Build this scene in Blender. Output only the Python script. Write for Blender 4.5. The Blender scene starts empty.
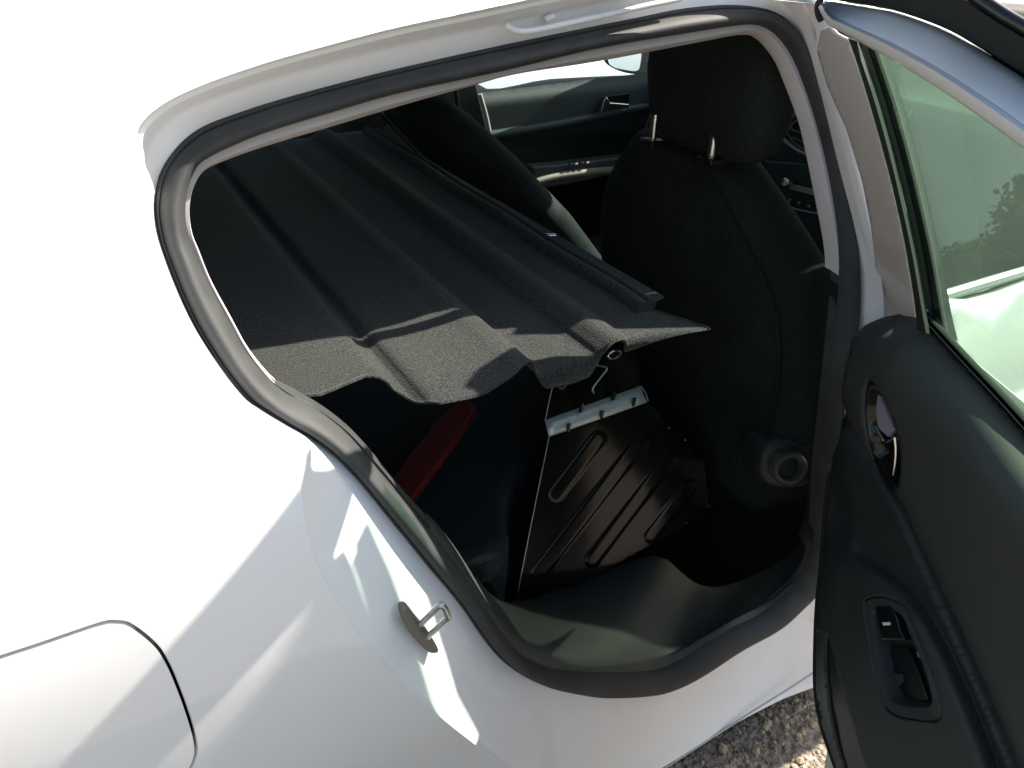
import bpy, bmesh, math, random
from mathutils import Vector, Matrix, noise
from mathutils.geometry import delaunay_2d_cdt
random.seed(7)
S = bpy.context.scene
COL = S.collection
# ------------------------------------------------------------------ camera
CAM = Vector((0.1168, -0.5716, 1.4156)); F = 794.26
YAW, PITCH, ROLL = 0.55401, 0.52492, 0.07302
_d = Vector((math.sin(YAW)*math.cos(PITCH), math.cos(YAW)*math.cos(PITCH), -math.sin(PITCH)))
_r = Vector((math.cos(YAW), -math.sin(YAW), 0)); _u = _r.cross(_d)
cr, sr = math.cos(ROLL), math.sin(ROLL)
RT = cr*_r + sr*_u; UP = -sr*_r + cr*_u; FW = _d
cd = bpy.data.cameras.new('camera'); cam = bpy.data.objects.new('camera', cd); COL.objects.link(cam)
cam.matrix_world = Matrix(((RT.x, UP.x, -FW.x, CAM.x), (RT.y, UP.y, -FW.y, CAM.y), (RT.z, UP.z, -FW.z, CAM.z), (0, 0, 0, 1)))
cd.sensor_width = 36; cd.lens = F*36/1024; cd.clip_start = 0.02; cd.clip_end = 2000
S.camera = cam
# ------------------------------------------------------------------ light
SUN = Vector((1.18, -0.03, 1.0)).normalized()
w = bpy.data.worlds.new('World'); S.world = w; w.use_nodes = True
nt = w.node_tree; bg = nt.nodes['Background']
sky = nt.nodes.new('ShaderNodeTexSky'); sky.sky_type = 'NISHITA'; sky.sun_disc = False
sky.sun_elevation = math.asin(SUN.z); sky.sun_rotation = math.atan2(SUN.x, SUN.y)
sky.air_density = 1.3; sky.dust_density = 2.5
nt.links.new(sky.outputs[0], bg.inputs[0]); bg.inputs[1].default_value = 0.085
sl = bpy.data.lights.new('sun', 'SUN'); sl.energy = 5.0; sl.angle = math.radians(0.53); sl.color = (1, 0.92, 0.80)
so = bpy.data.objects.new('sun', sl); COL.objects.link(so)
so.rotation_euler = SUN.to_track_quat('Z', 'Y').to_euler()
S.view_settings.view_transform = 'Standard'; S.view_settings.look = 'None'
S.view_settings.exposure = 1.5; S.view_settings.gamma = 1
S.view_settings.use_curve_mapping = False
# ------------------------------------------------------------------ helpers
def ray(u, v):
    return ((u-512)/F)*RT + ((384-v)/F)*UP + FW
def at(u, v, x=None, y=None, z=None):
    d = ray(u, v)
    t = (x-CAM.x)/d.x if x is not None else (y-CAM.y)/d.y if y is not None else (z-CAM.z)/d.z
    return CAM + t*d
# body side profile: s == z up to 1.36, after that the roof
PROF = [(.10, .050, .10), (.16, .040, .16), (.22, .020, .22), (.32, .012, .32), (.45, .004, .45), (.60, -.012, .60),
        (.74, -.020, .74), (.84, -.016, .84), (.92, .002, .92), (1.0, .040, 1.0), (1.1, .098, 1.1), (1.2, .155, 1.2),
        (1.3, .216, 1.3), (1.36, .262, 1.36), (1.41, .335, 1.402), (1.48, .45, 1.432), (1.6, .66, 1.452), (1.75, .88, 1.458)]
def prof(s):
    i = 0
    while i < len(PROF)-2 and s > PROF[i+1][0]: i += 1
    a, b = PROF[i], PROF[i+1]
    p = PROF[max(i-1, 0)]; n = PROF[min(i+2, len(PROF)-1)]
    h = b[0]-a[0]; t = (s-a[0])/h
    t = max(min(t, 1.0), -.5)
    out = []
    for k in (1, 2):
        m0 = (b[k]-p[k])/max(b[0]-p[0], 1e-6); m1 = (n[k]-a[k])/max(n[0]-a[0], 1e-6)
        t2, t3 = t*t, t*t*t
        out.append((2*t3-3*t2+1)*a[k] + (t3-2*t2+t)*h*m0 + (-2*t3+3*t2)*b[k] + (t3-t2)*h*m1)
    return out
def yb(z):
    if z > 1.36: return .262 + (z-1.36)*1.2
    return prof(z)[0]
def bp(u, v, off=0.0):
    d = ray(u, v); lo, hi = .05, 6.0
    g = lambda t: (CAM.y+t*d.y) - yb(CAM.z+t*d.z) - off
    for _ in range(46):
        m = (lo+hi)/2
        if g(m) < 0: lo = m
        else: hi = m
    return CAM + lo*d
# open rear door: local frame (along, up, inward)
TH = math.radians(65); HG = Vector((1.165, .005, 0))
DA = Vector((-math.cos(TH), -math.sin(TH), 0)); DN = Vector((-math.sin(TH), math.cos(TH), 0)); ZZ = Vector((0, 0, 1))
def dpt(u, v, off=0.0):
    d = ray(u, v); lo, hi = .05, 6.0
    def g(t):
        p = CAM+t*d
        return -( (p-HG).dot(DN) - yb(p.z) - off )
    for _ in range(46):
        m = (lo+hi)/2
        if g(m) < 0: lo = m
        else: hi = m
    return CAM + lo*d
def tag(o, label=None, cat=None, group=None, kind=None):
    if label: o['label'] = label
    if cat: o['category'] = cat
    if group: o['group'] = group
    if kind: o['kind'] = kind
    return o
def empty(name, loc=(0, 0, 0)):
    o = bpy.data.objects.new(name, None); o.location = loc; o.empty_display_size = .1; COL.objects.link(o); return o
def mk(name, verts, faces, m, parent=None, smooth=True, solid=0, bevel=0, sub=0, offset=-1, angle=40):
    me = bpy.data.meshes.new(name); me.from_pydata([tuple(v) for v in verts], [], faces); me.update()
    o = bpy.data.objects.new(name, me); COL.objects.link(o)
    me.materials.append(m)
    if smooth:
        me.polygons.foreach_set('use_smooth', [True]*len(me.polygons))
        try: me.set_sharp_from_angle(angle=math.radians(angle))
        except Exception: pass
    if solid:
        md = o.modifiers.new('s', 'SOLIDIFY'); md.thickness = solid; md.offset = offset
    if bevel:
        md = o.modifiers.new('b', 'BEVEL'); md.width = bevel; md.segments = 3; md.limit_method = 'ANGLE'; md.angle_limit = math.radians(40)
    if sub:
        md = o.modifiers.new('d', 'SUBSURF'); md.levels = md.render_levels = sub
    if parent:
        o.parent = parent; o.matrix_parent_inverse = parent.matrix_world.inverted()
        pl = Vector((0, 0, 0)); q = parent if parent.type == 'EMPTY' else None
        while q: pl += q.location; q = q.parent
        o.matrix_parent_inverse = Matrix.Translation(-pl)
    return o
def catmull(pts, n, closed=False):
    P = [Vector(p) for p in pts]; N = len(P); out = []
    segs = N if closed else N-1
    for i in range(segs):
        if closed: a, b, c, d = P[i-1], P[i], P[(i+1) % N], P[(i+2) % N]
        else: a, b, c, d = P[max(i-1, 0)], P[i], P[i+1], P[min(i+2, N-1)]
        for k in range(n):
            t = k/n
            out.append(.5*((2*b)+(c-a)*t+(2*a-5*b+4*c-d)*t*t+(3*b-a-3*c+d)*t**3))
    if not closed: out.append(P[-1].copy())
    return out
def resample(P, n, closed=False):
    Q = list(P)+([P[0]] if closed else [])
    L = [0]
    for a, b in zip(Q, Q[1:]): L.append(L[-1]+(b-a).length)
    out = []; j = 0; m = n if closed else n-1
    for i in range(n):
        s = L[-1]*i/m
        while j < len(L)-2 and L[j+1] < s: j += 1
        t = (s-L[j])/max(L[j+1]-L[j], 1e-9); out.append(Q[j].lerp(Q[j+1], min(max(t, 0), 1)))
    return out
def loft(name, rings, m, parent=None, closed=True, caps=False, **kw):
    V = []; Fc = []; n = len(rings[0])
    for r in rings: V += list(r)
    for i in range(len(rings)-1):
        for j in range(n if closed else n-1):
            k = (j+1) % n
            Fc.append((i*n+j, i*n+k, (i+1)*n+k, (i+1)*n+j))
    if caps:
        Fc.append(tuple(range(n))[::-1]); Fc.append(tuple((len(rings)-1)*n+j for j in range(n)))
    return mk(name, V, Fc, m, parent, **kw)
def inpoly(x, y, poly):
    c = False; j = len(poly)-1
    for i in range(len(poly)):
        xi, yi = poly[i][0], poly[i][1]; xj, yj = poly[j][0], poly[j][1]
        if (yi > y) != (yj > y) and x < (xj-xi)*(y-yi)/(yj-yi)+xi: c = not c
        j = i
    return c
def sheet2d(outer, holes, step):
    V = []; E = []
    def loop(p):
        b = len(V)
        for q in p: V.append(Vector((q[0], q[1])))
        for i in range(len(p)): E.append((b+i, b+(i+1) % len(p)))
    loop(outer)
    for h in holes: loop(h)
    xs = [p[0] for p in outer]; ys = [p[1] for p in outer]
    x = min(xs)+step*.5; k = 0
    bnd = [tuple(v) for v in V]
    cell = {}
    for b in bnd: cell.setdefault((int(b[0]/step), int(b[1]/step)), []).append(b)
    while x < max(xs):
        y = min(ys)+(step*.5 if k % 2 else 0)
        while y < max(ys):
            if inpoly(x, y, outer) and not any(inpoly(x, y, h) for h in holes):
                cx, cy = int(x/step), int(y/step); ok = True
                for ii in (-1, 0, 1):
                    for jj in (-1, 0, 1):
                        for b in cell.get((cx+ii, cy+jj), ()):
                            if abs(b[0]-x)+abs(b[1]-y) < step*.45: ok = False
                if ok: V.append(Vector((x, y)))
            y += step
        x += step; k += 1
    vv, ee, ff, *_ = delaunay_2d_cdt(V, E, [], 0, step*1e-4)
    F2 = []
    for f in ff:
        c = sum((vv[i] for i in f), Vector((0, 0)))/len(f)
        if inpoly(c.x, c.y, outer) and not any(inpoly(c.x, c.y, h) for h in holes): F2.append(tuple(f))
    return vv, F2
def densify(P, step):
    out = []
    for i, a in enumerate(P):
        b = P[(i+1) % len(P)]; k = max(1, int(math.hypot(b[0]-a[0], b[1]-a[1])/step))
        out += [(a[0]+(b[0]-a[0])*j/k, a[1]+(b[1]-a[1])*j/k) for j in range(k)]
    return out
def sheet(name, outer, holes, step, fn, m, parent=None, **kw):
    outer = densify(outer, step); holes = [densify(h, step) for h in holes]
    vv, ff = sheet2d(outer, holes, step)
    return mk(name, [fn(p.x, p.y) for p in vv], ff, m, parent, **kw)
def sm2(pts, n=6, closed=True):
    return [(p.x, p.y) for p in catmull([Vector((a, b, 0)) for a, b in pts], n, closed)]
def tube(name, pts, r, m, parent=None, seg=10, closed=False, n=0, **kw):
    P = catmull(pts, n, closed) if n else [Vector(p) for p in pts]
    rings = []; N = len(P); prev = None
    for i, p in enumerate(P):
        a = P[i-1] if (i or closed) else P[0]; b = P[(i+1) % N] if (i < N-1 or closed) else P[-1]
        t = (b-a).normalized()
        if prev is None:
            prev = t.orthogonal().normalized()
        q = (prev-t*prev.dot(t)).normalized(); prev = q; s = t.cross(q)
        rr = r(i/max(N-1, 1)) if callable(r) else r
        rings.append([p+rr*(math.cos(2*math.pi*k/seg)*q+math.sin(2*math.pi*k/seg)*s) for k in range(seg)])
    if closed: rings.append(rings[0][:])
    return loft(name, rings, m, parent, caps=not closed, **kw)
def prism(name, outline, vec, m, parent=None, bevel=.002, **kw):
    n = len(outline); V = [Vector(p) for p in outline]+[Vector(p)+Vector(vec) for p in outline]
    Fc = [tuple(range(n)), tuple(range(2*n-1, n-1, -1))]+[(i, n+i, n+(i+1) % n, (i+1) % n) for i in range(n)]
    me = mk(name, V, Fc, m, parent, bevel=bevel, angle=30, **kw)
    bm = bmesh.new(); bm.from_mesh(me.data); bmesh.ops.recalc_face_normals(bm, faces=bm.faces); bm.to_mesh(me.data); bm.free()
    return me
def box(name, a, b, m, parent=None, bevel=.006, **kw):
    x0, y0, z0 = a; x1, y1, z1 = b
    return prism(name, [(x0, y0, z0), (x1, y0, z0), (x1, y1, z0), (x0, y1, z0)], (0, 0, z1-z0), m, parent, bevel, **kw)
def selli(c, ax, ay, wx, wy, e=3.2, n=36):
    out = []
    for k in range(n):
        t = 2*math.pi*k/n; ct, st = math.cos(t), math.sin(t)
        out.append(c+ax*(wx*math.copysign(abs(ct)**(2/e), ct))+ay*(wy*math.copysign(abs(st)**(2/e), st)))
    return out
def fix(o):
    bm = bmesh.new(); bm.from_mesh(o.data); bmesh.ops.recalc_face_normals(bm, faces=bm.faces); bm.to_mesh(o.data); bm.free(); return o
# ------------------------------------------------------------------ materials
def mat(name, col, rough=.5, metal=0, coat=0, spec=.5, bump=0, bscale=200, var=0, vscale=8, sheen=0, trans=0, ior=1.45, bdist=.001, emit=0, coord='Object', wave=None, speck=0):
    m = bpy.data.materials.new(name); m.use_nodes = True; t = m.node_tree; b = t.nodes['Principled BSDF']
    I = b.inputs
    I['Base Color'].default_value = (*col, 1); I['Roughness'].default_value = rough; I['Metallic'].default_value = metal
    I['Coat Weight'].default_value = coat; I['Coat Roughness'].default_value = .04; I['Specular IOR Level'].default_value = spec
    I['Sheen Weight'].default_value = sheen; I['Transmission Weight'].default_value = trans; I['IOR'].default_value = ior
    tc = t.nodes.new('ShaderNodeTexCoord')
    if var or speck:
        nz = t.nodes.new('ShaderNodeTexNoise'); nz.inputs['Scale'].default_value = vscale; nz.inputs['Detail'].default_value = 6
        t.links.new(tc.outputs[coord], nz.inputs['Vector'])
        mr = t.nodes.new('ShaderNodeMapRange'); mr.inputs['From Min'].default_value = .3; mr.inputs['From Max'].default_value = .7
        mr.inputs['To Min'].default_value = 1-var; mr.inputs['To Max'].default_value = 1+var
        t.links.new(nz.outputs['Fac'], mr.inputs['Value'])
        last = mr.outputs[0]
        if speck:
            n2 = t.nodes.new('ShaderNodeTexNoise'); n2.inputs['Scale'].default_value = bscale; n2.inputs['Detail'].default_value = 2
            t.links.new(tc.outputs[coord], n2.inputs['Vector'])
            m2 = t.nodes.new('ShaderNodeMapRange'); m2.inputs['From Min'].default_value = .35; m2.inputs['From Max'].default_value = .65
            m2.inputs['To Min'].default_value = 1-speck; m2.inputs['To Max'].default_value = 1+speck
            t.links.new(n2.outputs['Fac'], m2.inputs['Value'])
            mm = t.nodes.new('ShaderNodeMath'); mm.operation = 'MULTIPLY'; t.links.new(last, mm.inputs[0]); t.links.new(m2.outputs[0], mm.inputs[1]); last = mm.outputs[0]
        vm = t.nodes.new('ShaderNodeVectorMath'); vm.operation = 'SCALE'; vm.inputs[0].default_value = col
        t.links.new(last, vm.inputs['Scale']); t.links.new(vm.outputs[0], I['Base Color'])
        mr2 = t.nodes.new('ShaderNodeMapRange'); mr2.inputs['To Min'].default_value = max(rough-.08, 0); mr2.inputs['To Max'].default_value = min(rough+.08, 1)
        t.links.new(nz.outputs['Fac'], mr2.inputs['Value']); t.links.new(mr2.outputs[0], I['Roughness'])
    if bump:
        n3 = t.nodes.new('ShaderNodeTexNoise'); n3.inputs['Scale'].default_value = bscale; n3.inputs['Detail'].default_value = 3
        t.links.new(tc.outputs[coord], n3.inputs['Vector'])
        bn = t.nodes.new('ShaderNodeBump'); bn.inputs['Strength'].default_value = bump; bn.inputs['Distance'].default_value = bdist
        t.links.new(n3.outputs['Fac'], bn.inputs['Height']); t.links.new(bn.outputs[0], I['Normal'])
    return m
PAINT = mat('white_paint', (.80, .80, .80), .28, coat=1)
JPAINT = mat('white_paint_in_door_opening', (.74, .75, .77), .48, coat=.25)
RUB = mat('rubber_seal', (.036, .039, .040), .62, spec=.35, var=.25, vscale=22, bump=.15, bscale=500)
TRIMW = mat('pale_plastic_trim', (.50, .47, .465), .6, bump=.1, bscale=700, var=.05)
DPLAS = mat('dark_plastic', (.022, .028, .028), .5, bump=.35, bscale=700, var=.15, bdist=.0006)
BLACK = mat('black_plastic', (.007, .009, .009), .3, spec=.5)
GLOSS = mat('gloss_black', (.008, .009, .010), .12)
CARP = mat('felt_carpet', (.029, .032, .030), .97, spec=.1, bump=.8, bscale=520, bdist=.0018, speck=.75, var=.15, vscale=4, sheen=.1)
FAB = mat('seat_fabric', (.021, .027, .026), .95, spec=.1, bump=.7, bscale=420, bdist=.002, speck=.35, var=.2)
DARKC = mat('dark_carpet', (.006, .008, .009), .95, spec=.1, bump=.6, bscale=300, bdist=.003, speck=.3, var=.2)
RUB2 = mat('matt_rubber', (.022, .026, .025), .85, spec=.15, bump=.15, bscale=500)
CHROME = mat('satin_chrome', (.75, .75, .76), .18, metal=1)
STEEL = mat('zinc_steel', (.55, .53, .55), .3, metal=1, var=.15, vscale=40)
PANEL = mat('black_enamelled_steel', (.004, .004, .004), .16, spec=.45)
SKYSTEEL = mat('steel_with_sky_sheen', (.62, .72, .70), .35, metal=.35)  # sky reflection put into the base colour
RED = mat('red_coated_steel', (.13, .008, .007), .5)
GREYP = mat('grey_plastic', (.10, .115, .11), .4, bump=.2, bscale=500)
BEIGE = mat('sunlit_armrest_beige', (.30, .26, .22), .6, bump=.2, bscale=500)  # beige carries the sunlight falling on the far armrest
TURQ = mat('silver_plastic', (.33, .36, .36), .35, metal=.4)
ORNG = mat('orange_marker', (.75, .12, .03), .5)
def glassmat(name, tint, refl=1.0, haze=0, haze_col=(.5, .7, .55)):
    m = bpy.data.materials.new(name); m.use_nodes = True; t = m.node_tree; t.nodes.clear()
    o = t.nodes.new('ShaderNodeOutputMaterial'); tr = t.nodes.new('ShaderNodeBsdfTransparent'); gl = t.nodes.new('ShaderNodeBsdfGlossy')
    tr.inputs[0].default_value = (*tint, 1); gl.inputs['Roughness'].default_value = .01; gl.inputs[0].default_value = (.95, 1, .97, 1)
    fr = t.nodes.new('ShaderNodeLayerWeight'); fr.inputs['Blend'].default_value = .5   # Schlick: .045 + .955 * facing^5, same from both sides
    pw = t.nodes.new('ShaderNodeMath'); pw.operation = 'POWER'; pw.inputs[1].default_value = 5; t.links.new(fr.outputs['Facing'], pw.inputs[0])
    mu = t.nodes.new('ShaderNodeMath'); mu.operation = 'MULTIPLY_ADD'; mu.inputs[1].default_value = .95; mu.inputs[2].default_value = .05*refl; mu.use_clamp = True
    mx = t.nodes.new('ShaderNodeMixShader'); t.links.new(pw.outputs[0], mu.inputs[0]); t.links.new(mu.outputs[0], mx.inputs[0])
    last = tr.outputs[0]
    if haze:  # pale green veil paints the hazy brightness of the panes
        df = t.nodes.new('ShaderNodeBsdfDiffuse'); df.inputs[0].default_value = (*haze_col, 1); tl = t.nodes.new('ShaderNodeBsdfTranslucent'); tl.inputs[0].default_value = (*haze_col, 1)
        ad = t.nodes.new('ShaderNodeMixShader'); ad.inputs[0].default_value = .5; t.links.new(df.outputs[0], ad.inputs[1]); t.links.new(tl.outputs[0], ad.inputs[2])
        nz = t.nodes.new('ShaderNodeTexNoise'); nz.inputs['Scale'].default_value = 9; nz.inputs['Detail'].default_value = 5
        tc = t.nodes.new('ShaderNodeTexCoord'); t.links.new(tc.outputs['Object'], nz.inputs['Vector'])
        mr = t.nodes.new('ShaderNodeMapRange'); mr.inputs['To Min'].default_value = haze*.6; mr.inputs['To Max'].default_value = haze*1.4; t.links.new(nz.outputs['Fac'], mr.inputs['Value'])
        dm = t.nodes.new('ShaderNodeMixShader'); t.links.new(mr.outputs[0], dm.inputs[0]); t.links.new(tr.outputs[0], dm.inputs[1]); t.links.new(ad.outputs[0], dm.inputs[2]); last = dm.outputs[0]
    t.links.new(last, mx.inputs[1]); t.links.new(gl.outputs[0], mx.inputs[2]); t.links.new(mx.outputs[0], o.inputs[0])
    return m
GLASS = glassmat('green_tinted_glass', (.52, .73, .58), 1.5, .07, (.50, .70, .57))
GLASSD = glassmat('dark_tinted_glass', (.10, .135, .11), 1.25, .06, (.30, .52, .38))
GLASSB = glassmat('far_window_glass', (.62, .74, .72), .8)
# door trim: fine woven grain plastic
def grained(name, col, rough, sc=900):
    m = mat(name, col, rough, var=.12, vscale=6)
    t = m.node_tree; b = t.nodes['Principled BSDF']; tc = t.nodes['Texture Coordinate']
    vo = t.nodes.new('ShaderNodeTexVoronoi'); vo.inputs['Scale'].default_value = sc; t.links.new(tc.outputs['Object'], vo.inputs['Vector'])
    bn = t.nodes.new('ShaderNodeBump'); bn.inputs['Strength'].default_value = .45; bn.inputs['Distance'].default_value = .0004
    t.links.new(vo.outputs['Distance'], bn.inputs['Height']); t.links.new(bn.outputs[0], b.inputs['Normal'])
    return m
DTRIM = grained('grained_door_plastic', (.040, .046, .044), .60, 1300)
DTRIM2 = grained('smooth_door_plastic', (.026, .032, .031), .48, 900)
SILLP = grained('grained_sill_plastic', (.034, .041, .038), .55, 700)
# ------------------------------------------------------------------ ground
def ground():
    m = mat('gravel', (.22, .185, .15), .95, var=.35, vscale=9, bump=1, bscale=60, bdist=.02, speck=.5)
    vv = []; ff = []; 
    R = [0, .5, 1, 2, 4, 8, 20, 60, 200, 700]; n = 48
    for r in R:
        for k in range(n): vv.append((1+r*math.cos(2*math.pi*k/n), .2+r*math.sin(2*math.pi*k/n), 0))
    for i in range(len(R)-1):
        for k in range(n): ff.append((i*n+k, i*n+(k+1) % n, (i+1)*n+(k+1) % n, (i+1)*n+k))
    tag(mk('ground', vv, ff, m, smooth=False), kind='structure')
    # loose stones by the sill
    st = mat('stones', (.34, .27, .18), .9, var=.5, vscale=30)
    bm = bmesh.new()
    for i in range(2600):
        x = random.uniform(.75, 1.75); y = random.uniform(-.45, .5); s = random.choice([.002, .003, .004, .006, .009])*random.uniform(.6, 1.3)
        r = bmesh.ops.create_icosphere(bm, subdivisions=1, radius=s)
        for v in r['verts']:
            v.co = v.co*random.uniform(.75, 1.2); v.co.z *= .6; v.co += Vector((x, y, s*.2))
    me = bpy.data.meshes.new('gravel'); bm.to_mesh(me); bm.free(); me.materials.append(st)
    o = bpy.data.objects.new('gravel', me); COL.objects.link(o); tag(o, 'pale brown loose gravel on the ground below the open door', 'gravel', kind='stuff')
ground()
# ------------------------------------------------------------------ car
CAR = tag(empty('white_car', (0, 0, 0)), 'white hatchback with its rear door open, filling the picture', 'car')
H_PX = [(560, 806), (510, 771), (470, 741), (425, 703), (382, 662), (352, 640), (330, 612), (316, 575), (307, 530), (301, 490), (298, 460), (292, 440),
        (270, 430), (250, 417), (230, 400), (208, 369), (189, 334), (169, 293), (152, 250), (147, 225), (147, 209), (147, 197), (139, 180), (133, 162), (133, 142),
        (142, 122), (165, 103), (200, 86), (250, 68), (300, 53), (400, 27), (478, 11), (537, -2), (580, -11), (650, -26), (720, -38), (775, -32), (806, -8),
        (822, 25), (840, 75), (859, 125), (874, 180), (884, 225), (887, 265), (884, 310), (878, 360), (870, 430), (862, 500), (853, 570), (847, 620), (838, 655),
        (815, 672), (750, 714), (663, 770), (615, 796)]
SO_PX = [(560, 689), (535, 681), (509, 666), (488, 645), (459, 604), (425, 563), (395, 526), (359, 482), (332, 454), (309, 437), (289, 425),
         (262, 409), (247, 399), (224, 371), (198, 332), (179, 293), (161, 245), (155, 217), (155, 198), (159, 176), (169, 157), (185, 139), (204, 126),
         (232, 115), (278, 100), (340, 83), (400, 68), (498, 46), (600, 25), (640, 17), (680, 9), (720, 5), (750, 6), (775, 12), (794, 27), (808, 55),
         (825, 100), (840, 160), (851, 220), (856, 250), (857, 290), (855, 320), (849, 360), (840, 410), (833, 460), (829, 510), (826, 560),
         (818, 588), (802, 606), (779, 627), (740, 649), (697, 677), (665, 691), (646, 695), (619, 697), (593, 696)]
SI_PX = [(560, 672), (535, 664), (517, 652), (494, 622), (478, 598), (459, 569), (437, 540), (415, 512), (400, 495), (375, 466), (352, 439), (332, 421),
         (309, 405), (289, 396), (271, 381), (247, 352), (228, 318), (208, 281), (195, 249), (190, 237), (187, 221), (187, 202), (191, 182),
         (200, 164), (214, 155), (232, 147), (267, 133), (330, 114), (400, 94), (498, 73), (600, 49), (700, 32), (731, 27), (755, 25), (770, 29),
         (784, 41), (798, 64), (813, 104), (826, 150), (836, 200), (842, 250), (841, 290), (835, 350), (827, 420), (821, 470), (818, 520),
         (814, 555), (804, 578), (784, 598), (760, 617), (728, 633), (685, 660), (658, 672), (609, 675)]
TI_PX = [(560, 640), (545, 622), (517, 618), (500, 606), (478, 586), (462, 560), (445, 536), (425, 515), (404, 492), (380, 462), (356, 435), (338, 419),
         (318, 405), (292, 390), (274, 380), (250, 351), (231, 317), (211, 280), (198, 248), (193, 236), (190, 221), (190, 203), (195, 184),
         (205, 170), (224, 161), (251, 151), (296, 137), (330, 127), (400, 106), (468, 87), (517, 74), (600, 61), (700, 42), (731, 36), (749, 35), (762, 41),
         (778, 61), (788, 84), (799, 113), (807, 141), (823, 220), (828, 249), (829, 277), (824, 350), (818, 420), (812, 470), (808, 520),
         (790, 555), (770, 572), (740, 590), (720, 600), (690, 612), (650, 630), (600, 645)]
# landmark indices (bottom, kink, rear corner, top mid, front corner, front low)
LH = [0, 11, 24, 30, 37, 50]; LSO = [0, 9, 20, 26, 33, 47]; LSI = [0, 12, 23, 28, 34, 47]; LTI = [0, 12, 23, 28, 35, 47]
SEG = [60, 46, 40, 40, 70, 44]
def ring(px, lm, fn):
    P = [fn(u, v) for u, v in px]; C = catmull(P, 8, True); out = []
    L = [i*8 for i in lm]+[len(C)]
    for k in range(6):
        seg = C[L[k]:L[k+1]+1] if L[k+1] < len(C) else C[L[k]:]+[C[0]]
        out += resample(seg, SEG[k]+1)[:-1]
    return out
OFF = .078
EDGE = [(.10, 1.36), (.45, 1.31), (.70, 1.24), (.98, 1.155), (1.33, 1.10), (1.8, 1.08)]
def fe(z):
    if z <= EDGE[0][0]: return EDGE[0][1]
    for a, b in zip(EDGE, EDGE[1:]):
        if a[0] <= z <= b[0]:
            t = (z-a[0])/(b[0]-a[0]); t_ = t; return a[1]+(b[1]-a[1])*t_
    return EDGE[-1][1]
def hoff(u, v):
    if u < 815: return 0
    return .034*min(1, max(0, (v+10)/70))*(1 if v < 665 else min(1, max(0, (u-790)/28)))
def hpt(u, v):
    p = bp(u, v, hoff(u, v))
    p.x = min(p.x, fe(p.z)-.02)
    return p
RH = ring(H_PX, LH, hpt)
def relax(R_, a, b, it):
    for _ in range(it):
        Q = [p.copy() for p in R_]
        for i in range(a, b):
            R_[i % NRX] = Q[i % NRX]*.5+(Q[(i-1) % NRX]+Q[(i+1) % NRX])*.25
NRX = len(RH)
relax(RH, -38, sum(SEG[:1])-7, 60); relax(RH, sum(SEG[:1])+8, sum(SEG[:1])+34, 25)
for i_ in list(range(sum(SEG[:1])+40))+list(range(NRX-42, NRX)):
    RH[i_].y = yb(RH[i_].z)
RSO = ring(SO_PX, LSO, lambda u, v: bp(u, v, OFF))
RSI = ring(SI_PX, LSI, lambda u, v: bp(u, v, OFF+.008))
def ti_off(u, v):
    return OFF+.03
RTI = ring(TI_PX, LTI, lambda u, v: bp(u, v, OFF+.03))
NR = len(RH)
cum = [0]
for s_ in SEG: cum.append(cum[-1]+s_)
def segw(i):   # weight of "top style" rebate (1 at roof / pillar, 0 at wheel arch and sill)
    if i < cum[1]: return 0
    if i < cum[2]: return min(1, (i-cum[1])/SEG[1]*.6)
    if i < cum[5]: return 1 if i < cum[4] else 1-.7*(i-cum[4])/SEG[4]
    return .3*(1-(i-cum[5])/SEG[5])
# outer side skin + roof
def sk(x, s, side=1):
    y, z = prof(s)
    # gentle plan taper and wheel-arch swell
    sw = -.012*math.exp(-((x+.02)/.38)**2-((s-.62)/.22)**2)
    y += sw
    return Vector((x, y if side == 1 else 1.76-y, z))
hem2 = []
for i_, p in enumerate(RH):
    q = max(0, min(1, (p.y-yb(p.z))/.02)) if cum[3] < i_ < NR-2 else 0
    hem2.append((p.x*(1-q)+(fe(p.z)-.012)*q, p.z))
def to_xs(p): return (p.x, p.z)
FL_PX = [(-60, 674), (-30, 664), (0, 653), (40, 640), (98, 620.5), (116, 618), (133, 622), (157, 641), (169, 659), (178, 679), (188, 706), (195.5, 733), (195, 750), (184, 768), (150, 796), (90, 822), (20, 846), (-60, 866), (-110, 850), (-122, 800), (-105, 710)]
fl = [to_xs(bp(u, v)) for u, v in FL_PX]; flc = sm2(fl, 6)
def inset(poly, d):
    n = len(poly); A = sum(poly[i][0]*poly[(i+1) % n][1]-poly[(i+1) % n][0]*poly[i][1] for i in range(n)); sg = 1 if A > 0 else -1
    out = []
    for i in range(n):
        a, b = poly[i-1], poly[(i+1) % n]; tx, ty = b[0]-a[0], b[1]-a[1]; l = math.hypot(tx, ty) or 1
        out.append((poly[i][0]-sg*ty/l*d, poly[i][1]+sg*tx/l*d))
    return out
flin = inset(flc, .0034)
def rect(x0, x1, s0, s1, n=24):
    out = []
    for i in range(n): out.append((x0+(x1-x0)*i/n, s0))
    for i in range(n): out.append((x1, s0+(s1-s0)*i/n))
    for i in range(n): out.append((x1-(x1-x0)*i/n, s1))
    for i in range(n): out.append((x0, s1-(s1-s0)*i/n))
    return out
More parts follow.
